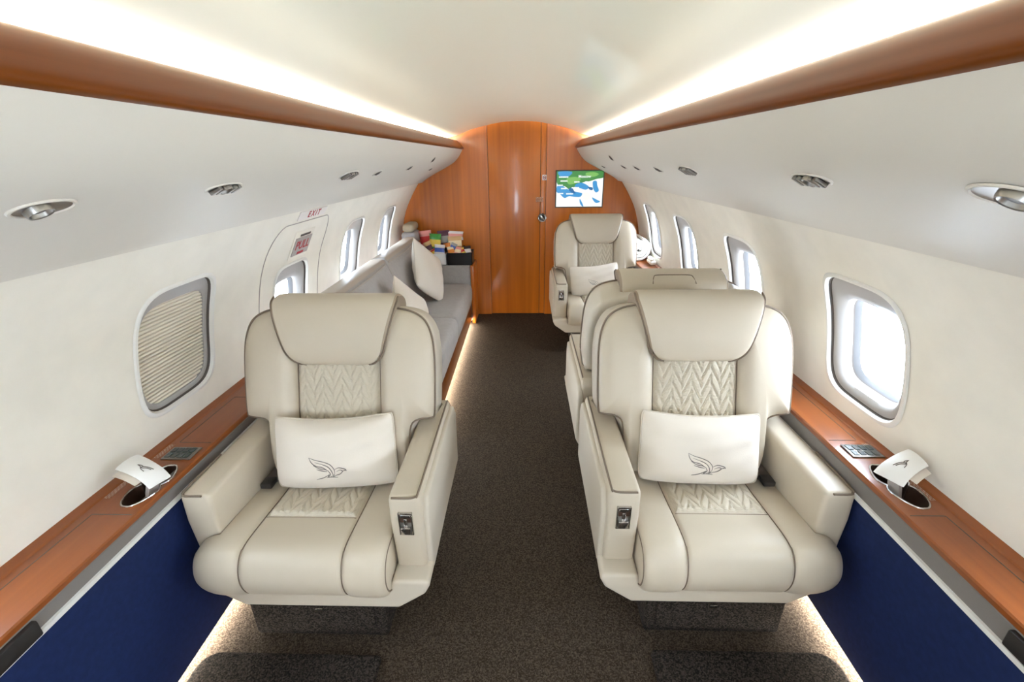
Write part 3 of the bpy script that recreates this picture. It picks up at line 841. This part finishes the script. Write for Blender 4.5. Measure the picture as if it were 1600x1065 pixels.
make_pillow('lumbar_pillow', 'white lumbar pillow with bird emblem on the far armchair below the map screen', 'pillow', .205, .125, .065, leanT((.640, 3.785, .570), 0, .30, .10), True)

# ------------------------------------------------------------------ sofa along the left wall
def sofa():
    t = thing('sofa', 'long grey fabric sofa along the left wall by the bulkhead', 'sofa', (0, 0, 0))
    b = MB().box((-1.10, 2.26, .045), (-.475, 4.26, .23), .004, 2); base = obj('base', b, M['wood_y'], t)
    for k, (ya, yb) in enumerate(((2.265, 3.262), (3.268, 4.262))):
        P = crom([(-1.06,.40,0),(-.80,.408,0),(-.56,.412,0),(-.490,.405,0),(-.462,.375,0),(-.458,.31,0),(-.464,.23,0),(-.48,.225,0)], 5); rows = []
        for i, e in enumerate((0, .004, .012, .03, .2, .5, .8, .97, .988, .996, 1)):
            y = ya+(yb-ya)*e; dd = min(e, 1-e)*(yb-ya); s = 1 if dd > .028 else math.sqrt(max(0, 1-((.028-dd)/.028)**2))
            rows.append([(-.80+(p.x+.80)*(.965+.035*s), y, .25+(p.y-.25)*(.86+.14*s)) for p in P])
        m = MB().grid(rows); m.add(rows[0], [list(range(len(P)))]); m.add(rows[-1], [list(range(len(P)))])
        obj('seat_cushion', m, M['sofa'], t, angle=50)
        L = crom([(-.845,.40,0),(-.862,.50,0),(-.902,.68,0),(-.945,.80,0),(-.965,.842,0),(-.985,.856,0),(-1.05,.852,0),(-1.078,.835,0),(-1.085,.78,0),(-1.08,.42,0)], 5, True)
        rows = []; c = Vector((-.98, .62, 0))
        for e in (0, .004, .012, .03, .15, .35, .5, .65, .85, .97, .988, .996, 1):
            y = ya+.004+(yb-ya-.008)*e; dd = min(e, 1-e)*(yb-ya); s = 1 if dd > .03 else math.sqrt(max(0, 1-((.03-dd)/.03)**2))
            cr = .02*math.sin(PI*e)
            rows.append([(c.x+(p.x-c.x)*(.80+.2*s)+(cr if p.x > -.95 else 0), y, c.y+(p.y-c.y)*(.93+.07*s)) for p in L])
        m = MB().grid(rows, cv=True); m.add(rows[0], [list(range(len(L)))]); m.add(rows[-1], [list(range(len(L)))])
        bc = obj('back_cushion', m, M['sofa'], t, angle=50)
        # pale leather capping strip and cord along the top front edge
        TP = [p for p in L if p.y > .815 and p.x < -.955]
        rows = []
        for e in (.02, .1, .3, .5, .7, .9, .98):
            y = ya+.004+(yb-ya-.008)*e; rows.append([(p.x+.02*math.sin(PI*e)*(1 if p.x > -.95 else 0), y, p.y+.0035) for p in TP])
        obj('top_capping', MB().grid(rows), M['sofa_top'], bc)
        obj('cord', MB().tube([(-.953+.02*math.sin(PI*e), ya+.004+(yb-ya-.008)*e, .825) for e in [.03+.094*i for i in range(11)]], .004, 6), M['sofa_top'], bc)
    # padded end box beside the bulkhead, with a wooden end board
    obj('end_box', MB().box((-1.05, 4.268, .02), (-.470, 4.555, .575), .018, 4), M['sofa'], t)
    obj('end_board', MB().box((-.468, 4.262, .002), (-.436, 4.558, .578), .004, 2), M['wood_v'], t)
    l = MB().box((-.505, 2.28, .034), (-.483, 4.25, .0445)); 
    tag(obj('floor_light_strip', l, M['led'], smooth=False), 'glowing floor light strip along the foot of the grey sofa', 'light strip')
sofa()
def sofaT(p, n, roll):
    n = Vector(n).normalized(); x = Vector((0,0,1)).cross(n).normalized(); y = n.cross(x)
    return frameT(p, x, y, n) @ Matrix.Rotation(roll, 4, 'Z')
make_pillow('scatter_cushion', 'white square cushion leaning upright on the far half of the grey sofa', 'cushion', .215, .215, .075, sofaT((-.755, 3.72, .662), (.95, -.16, .30), -.62), pinch=.05)
make_pillow('scatter_cushion', 'white square cushion half hidden behind the left armchair headrest', 'cushion', .21, .21, .07, sofaT((-.725, 2.95, .540), (.94, -.10, .32), -.72), pinch=.05)

# ------------------------------------------------------------------ snacks on the sofa end box
def pk(name, rgb, **k): return mat(name, rgb, rough=.35, **k)
SN = {'red': pk('pack_red', (196,40,38)), 'green': pk('pack_green', (60,140,54)), 'beige': pk('pack_kraft', (206,164,116)), 'purple': pk('pack_plum', (92,52,70)), 'white': pk('pack_white', (232,224,220)), 'blue': pk('pack_blue', (60,88,170)), 'orange': pk('pack_orange', (224,130,40)), 'yellow': pk('pack_yellow', (230,196,70)), 'pink': pk('pack_pink', (226,150,140)), 'dgreen': pk('pack_bottle', (34,70,44)), 'cream': pk('pack_cream', (236,214,176)), 'dk': pk('pack_dark', (44,36,40)), 'grey': pk('pack_grey', (160,158,156))}
def bag(label, p, w, h, th, yaw, tilt, roll, c1, c2):
    t = thing('snack_bag', label, 'snack bag', group='snack packets on the sofa end box'); t.matrix_world = leanT(p, yaw, tilt, roll)
    n = 10; mb = MB(); rows = []
    for sg in (1, -1):
        R = []
        for i in range(n+1):
            v = -1+2*i/n; row = []
            for j in range(n+1):
                u = -1+2*j/n
                k = max(0, (1-abs(u)**3)*(1-v**4))**.6
                row.append((w/2*u*(1-.06*(1-v*v)), h/2*v, sg*(th/2*k+.0006)))
            R.append(row)
        o = len(mb.f); mb.grid(R)
        for q in range(o, len(mb.f)):
            i = (q-o)//n; mb.mi[q] = 1 if 3 <= i <= 6 else 0
    obj('packet', mb, [SN[c1], SN[c2]], t, angle=180)
    for s in (-1, 1): obj('crimped_seal', MB().box((-w/2, s*h/2-.007, -.0015), (w/2, s*h/2+.003, .0015)), SN[c1], t, smooth=False)
def tray(name, label, x0, x1, y0, y1, z0, z1, m, cat):
    t = 0.006
    mb = MB().box((x0, y0, z0), (x1, y1, z0+t)).box((x0, y0, z0), (x0+t, y1, z1)).box((x1-t, y0, z0), (x1, y1, z1)).box((x0, y0, z0), (x1, y0+t, z1)).box((x0, y1-t, z0), (x1, y1, z1))
    th = thing(name, label, cat); obj('tray_body', mb, m, th, smooth=False)
    obj('tray_rim', MB().tube([(x0, y0, z1), (x1, y0, z1), (x1, y1, z1), (x0, y1, z1)], .005, 8, True), m, th)
Zb = .576
tray('snack_tray', 'black snack tray on the end box next to the bulkhead door', -.690, -.455, 4.31, 4.50, Zb, .690, M['black_gloss'], 'tray')
tray('snack_basket', 'white snack basket left of the black tray behind the sofa cushion', -.90, -.700, 4.31, 4.52, Zb, .680, M['white'], 'basket')
bag('red and white crisp packet leftmost, just behind the sofa back', (-.905, 4.43, .800), .12, .17, .05, .1, .1, .1, 'pink', 'red')
bag('green and white crisp packet standing in the white basket', (-.812, 4.39, .775), .115, .17, .05, -.1, .15, -.05, 'green', 'yellow')
bag('plum coloured packet behind the middle of the snacks', (-.735, 4.465, .800), .12, .16, .05, .1, .1, .08, 'purple', 'grey')
bag('white and pink packet lying at the top of the snacks', (-.632, 4.475, .835), .17, .07, .05, 0, .2, -.05, 'white', 'pink')
bag('kraft brown packet standing behind the black tray', (-.625, 4.425, .765), .135, .13, .05, .05, .2, .04, 'beige', 'cream')
bag('blue and white packet at the front of the white basket', (-.765, 4.345, .715), .10, .10, .03, .1, .3, -.1, 'white', 'blue')
bag('orange packet between the basket and the black tray', (-.695, 4.40, .710), .07, .12, .04, -.3, .1, .2, 'orange', 'dk')
bag('small cream packet at the left end of the black tray', (-.655, 4.36, .700), .07, .09, .03, .2, .3, .15, 'cream', 'orange')
bag('small pale packet in the middle of the black tray', (-.590, 4.36, .700), .075, .08, .03, -.1, .5, -.2, 'pink', 'cream')
bag('dark packet at the right end of the black tray', (-.505, 4.37, .700), .08, .09, .03, .1, .4, .1, 'dk', 'white')
for lb, p, w_, h_, th, yw, ti, ro, c1, c2 in (
        ('brown and cream packet tilted at the left edge of the white basket', (-.865, 4.36, .735), .07, .12, .04, .3, .2, .35, 'beige', 'purple'),
        ('small green packet peeping between the plum and kraft packets', (-.690, 4.455, .745), .06, .12, .035, -.2, .1, -.3, 'green', 'white'),
        ('tiny red packet on the front rim side of the white basket', (-.825, 4.345, .690), .055, .07, .025, .2, .35, .4, 'red', 'yellow'),
        ('tiny yellow packet beside the pale packet in the black tray', (-.548, 4.36, .702), .05, .06, .025, -.2, .45, .5, 'yellow', 'red'),
        ('grey and blue sachet above the black tray left end', (-.640, 4.375, .735), .06, .08, .02, .1, .3, -.45, 'grey', 'blue'),
        ('pink sachet lying over the right end of the black tray', (-.500, 4.375, .708), .06, .05, .02, .2, .7, .25, 'pink', 'white')):
    bag(lb, p, w_, h_, th, yw, ti, ro, c1, c2)
def bottle(label, x, y, z, r, h, m):
    t = thing('small_bottle', label, 'bottle', (x, y, z), group='small bottles in the black tray')
    obj('bottle_body', MB().lathe([(0,0),(r*.95,0),(r,.006),(r,h*.55),(r*.8,h*.68),(r*.38,h*.8),(r*.36,h*.9),(0,h*.9)], 16), m, t)
    obj('cap', MB().lathe([(r*.42,h*.88),(r*.42,h),(0,h)], 16), M['chrome'], t)
bottle('small green bottle standing at the back of the black tray', -.545, 4.45, Zb+.007, .018, .16, SN['dgreen'])
bottle('small dark bottle right of the green one in the black tray', -.495, 4.455, Zb+.007, .018, .15, SN['dk'])
bottle('small red bottle in the back left of the black tray', -.600, 4.455, Zb+.007, .016, .12, SN['red'])
# rolled cloths pushed behind the sofa back, against the bulkhead
t = thing('folded_blanket', 'grey and tan blanket bundle stacked behind the sofa back against the bulkhead', 'blanket', (-1.035, 4.41, .575))
for i, (zz, w, c) in enumerate(((.0, .085, 'grey'), (.20, .075, 'grey'), (.315, .06, 'beige'))):
    h = (.20, .115, .075)[i]
    obj('fold', MB().box((-w, -.12, zz), (w*.8, .12, zz+h), .03, 4), mat('blanket_%s' % c, (166,160,160) if c == 'grey' else (176,160,134), rough=.95, bump=.4, bscale=60), t)

# ------------------------------------------------------------------ towels on the right ledge
def towel(label, x, y, z, r, L, ax):
    t = thing('rolled_towel', label, 'towel', (x, y, z+r), (0, 0, ax), group='white towels on the right ledge')
    mb = MB(); pts = []; turns = 3.2; N = 90
    sp = []
    for i in range(N+1):
        a = 2*PI*turns*i/N; rr = r*(.12+.86*i/N); sp.append((rr*math.cos(a), rr*math.sin(a)))
    th = r*.205
    outer = [(p[0]*(1+th/max(.01, math.hypot(*p))*.5), p[1]*(1+th/max(.01, math.hypot(*p))*.5)) for p in sp]
    inner = [(p[0]*(1-th/max(.01, math.hypot(*p))*.5), p[1]*(1-th/max(.01, math.hypot(*p))*.5)) for p in sp]
    loop = outer+inner[::-1]
    rows = []
    for e, s in ((-L/2-.004, .97), (-L/2, 1), (L/2, 1), (L/2+.004, .97)):
        rows.append([(p[0]*s, e, p[1]*s) for p in loop])
    mb.grid(rows, cv=True)
    k = len(outer); n_ = len(loop)
    for R, rev in ((rows[0], 0), (rows[-1], 1)):
        mb.add(R, [[i, i+1, n_-2-i, n_-1-i] for i in range(k-1)])
    obj('towel_roll', mb, M['towel'], t, angle=60)
towel('rolled white towel showing its spiral end between the far armchair and the wall', 1.064, 4.215, .656, .100, .26, 0)
t = thing('folded_towel', 'small folded white cloth on the right ledge beside the rolled towel', 'towel', (1.147, 3.92, .668))
obj('cloth_layer', MB().box((-.028, -.06, 0), (.020, .08, .03), .010, 3, 0, Matrix.Rotation(-.12, 4, 'Y')), M['towel'], t)
obj('cloth_layer', MB().box((-.022, -.05, .028), (.012, .07, .055), .010, 3, 0, Matrix.Rotation(-.16, 4, 'Y')), M['towel'], t)

# ------------------------------------------------------------------ napkin sleeves standing in the cup holders
def napkin(sd, label, A, B, C, D, stem):
    # A,B = low end over the cup, C,D = far end by the wall (A-D and B-C are the long edges)
    A, B, C, D = [Vector(p) for p in (A, B, C, D)]
    t = thing('napkin_sleeve', label, 'napkin')
    def P(u, v, off=0.0):
        p = (A.lerp(B, u)).lerp(D.lerp(C, u), v)
        return p+Vector((0, 0, .010*math.sin(PI*v)*.8-.012*(max(0, .25-v)/.25)**2+.003*math.sin(PI*u)+off))
    n = 10
    mb = MB().grid([[P(i/n, j/n, .0035*math.sin(PI*i/n)**.5) for i in range(n+1)] for j in range(n+1)])
    mb.grid([[P(i/n, j/n, -.0035*math.sin(PI*i/n)**.5-.0004) for i in range(n+1)] for j in range(n+1)])
    obj('paper_sleeve', mb, M['white'], t, angle=60)
    m2 = MB().grid([[P(i/n-.22, .25+.70*j/n, -.0075) for i in range(n+1)] for j in range(n+1)])
    m2.grid([[P(i/n-.22, .25+.70*j/n, -.0090) for i in range(n+1)] for j in range(n+1)])
    obj('paper_sheet', m2, M['pillow'], t, angle=60)
    st = MB(); q = P(.45, .16, -.006); b0 = Vector(stem)
    wv = (B-A).normalized()*.014; lv = (D-A).normalized()*.006
    rows = [[b0.lerp(q, k/4)+wv*a+lv*b for a, b in ((-1,-1),(1,-1),(1,1),(-1,1))] for k in range(5)]
    st.grid(rows, cv=True); obj('folded_stem', st, M['sign_grey'], t, smooth=False)
    lg = MB()
    S_ = [[(-.020,.012),(-.008,.009),(.004,.002),(.006,-.006)],[(-.017,.007),(-.006,.003),(.002,-.004),(.006,-.006)],[(-.010,-.010),(.002,-.008),(.010,-.002),(.020,-.001)],[(.004,.002),(.011,.003),(.020,-.001)]]
    for s_ in S_:
        lg.tube([P(.5+p.y*14*(1 if sd > 0 else 1), .42+p.x*9, .0045) for p in crom([(a, b, 0) for a, b in s_], 4)], .0010, 5)
    obj('printed_bird', lg, M['logo'], t)
napkin(-1, 'white napkin sleeve with small emblem leaning out of the left cup holder', (-1.032, 1.030, .662), (-1.010, 1.088, .662), (-1.128, 1.128, .698), (-1.138, 1.055, .698), (-1.060, 1.045, .575))
napkin(1, 'white napkin sleeve with small emblem leaning out of the right cup holder', (1.090, 1.038, .686), (1.055, 1.105, .686), (1.166, 1.142, .726), (1.160, 1.062, .726), (1.090, 1.045, .600))

# ------------------------------------------------------------------ carpeted floor plates in front of the two near seats
def plate(x0, x1, y1, label, rl):
    r = .06; P = [(x0, -.6), (x1, -.6)]
    P += [(x1-.012+.012*math.cos(a), y1-.012+.012*math.sin(a)) for a in [PI/2*i/6 for i in range(7)]]
    P += [(x0+r+r*math.cos(a), y1-r+r*math.sin(a)) for a in [PI/2+PI/2*i/8 for i in range(9)]]
    if rl: P = [(x0+x1-a, b) for a, b in P]
    mb = MB().bprism(P, .001, .030, .010, 2, axis=2)
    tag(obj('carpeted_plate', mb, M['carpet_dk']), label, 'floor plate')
plate(-1.002, -.417, .985, 'raised dark carpeted floor plate ahead of the left armchair', False)
plate(.462, 1.048, 1.02, 'raised dark carpeted floor plate ahead of the right armchair', True)

# ------------------------------------------------------------------ lights
def area(name, loc, d, sx, sy, pw, col):
    l = bpy.data.lights.new(name, 'AREA'); l.shape = 'RECTANGLE'; l.size = sx; l.size_y = sy; l.energy = pw; l.color = col
    o = bpy.data.objects.new(name, l); COL.objects.link(o)
    d = Vector(d).normalized(); z = -d; y = Vector((0, 1, 0)); x = y.cross(z).normalized()
    o.matrix_world = frameT(loc, x, y, z)
    return o
CW = (1, .895, .72)
LY = YF-YB-.1; MY = (YF+YB)/2
for sd in (-1, 1):
    area('cove_light', (sd*.700, MY, 1.656), (-sd*.80, 0, .60), .045, LY, 7.8, (1, .885, .68))
    area('wall_wash_light', (sd*.945, MY, 1.375), (sd*.25, 0, -1), .018, LY, 15, CW)
w = bpy.data.worlds.new('sky'); S.world = w; w.use_nodes = True
nt = w.node_tree; bg = nt.nodes['Background']; bg.inputs['Color'].default_value = (.75, .865, 1, 1)
tc = nt.nodes.new('ShaderNodeTexCoord'); sx = nt.nodes.new('ShaderNodeSeparateXYZ'); mr = nt.nodes.new('ShaderNodeMapRange')
mr.inputs['From Min'].default_value = -.6; mr.inputs['From Max'].default_value = .6; mr.inputs['To Min'].default_value = 5.2; mr.inputs['To Max'].default_value = 9.0   # the sunny side of the sky is on the right
nt.links.new(tc.outputs['Generated'], sx.inputs[0]); nt.links.new(sx.outputs[0], mr.inputs['Value']); nt.links.new(mr.outputs[0], bg.inputs['Strength'])

GROUPS = {'reading_light': 'reading lights in the overhead bins', 'air_gasper': 'small air vents in the overhead bins', 'lumbar_pillow': 'white lumbar pillows on the armchairs',
          'scatter_cushion': 'white scatter cushions on the sofa', 'napkin_sleeve': 'napkin sleeves in the cup holders', 'carpeted_plate': 'carpeted floor plates before the seats',
          'floor_light_strip': 'floor light strips', 'overhead_bin': 'overhead bins', 'side_ledge': 'wooden side ledges'}
for o in list(COL.objects):
    if o.parent is None and 'label' in o.keys() and 'category' in o.keys():
        g = GROUPS.get(o.name.split('.')[0])
        if g: o['group'] = g

# ------------------------------------------------------------------ camera
F = 711.0
cam = bpy.data.cameras.new('camera'); co = bpy.data.objects.new('camera', cam); COL.objects.link(co)
cam.sensor_fit = 'HORIZONTAL'; cam.sensor_width = 36; cam.lens = F/1600*36; cam.clip_start = .02
a = Vector((20/F, 285.5/F, 1)).normalized()
x = Vector((a.z, 0, -a.x)).normalized(); z = x.cross(a); 
if z.y < 0: z = -z
R = Matrix((x, a, z))      # camera-space (x right, y up, z forward) -> world
r_ = R @ Vector((1,0,0)); u_ = R @ Vector((0,1,0)); b_ = -(R @ Vector((0,0,1)))
co.matrix_world = frameT((.05, 0, 1.523), r_, u_, b_)
S.camera = co
S.view_settings.view_transform = 'Standard'; S.view_settings.look = 'None'; S.view_settings.gamma = 1; S.view_settings.exposure = 1.86
S.view_settings.use_curve_mapping = False
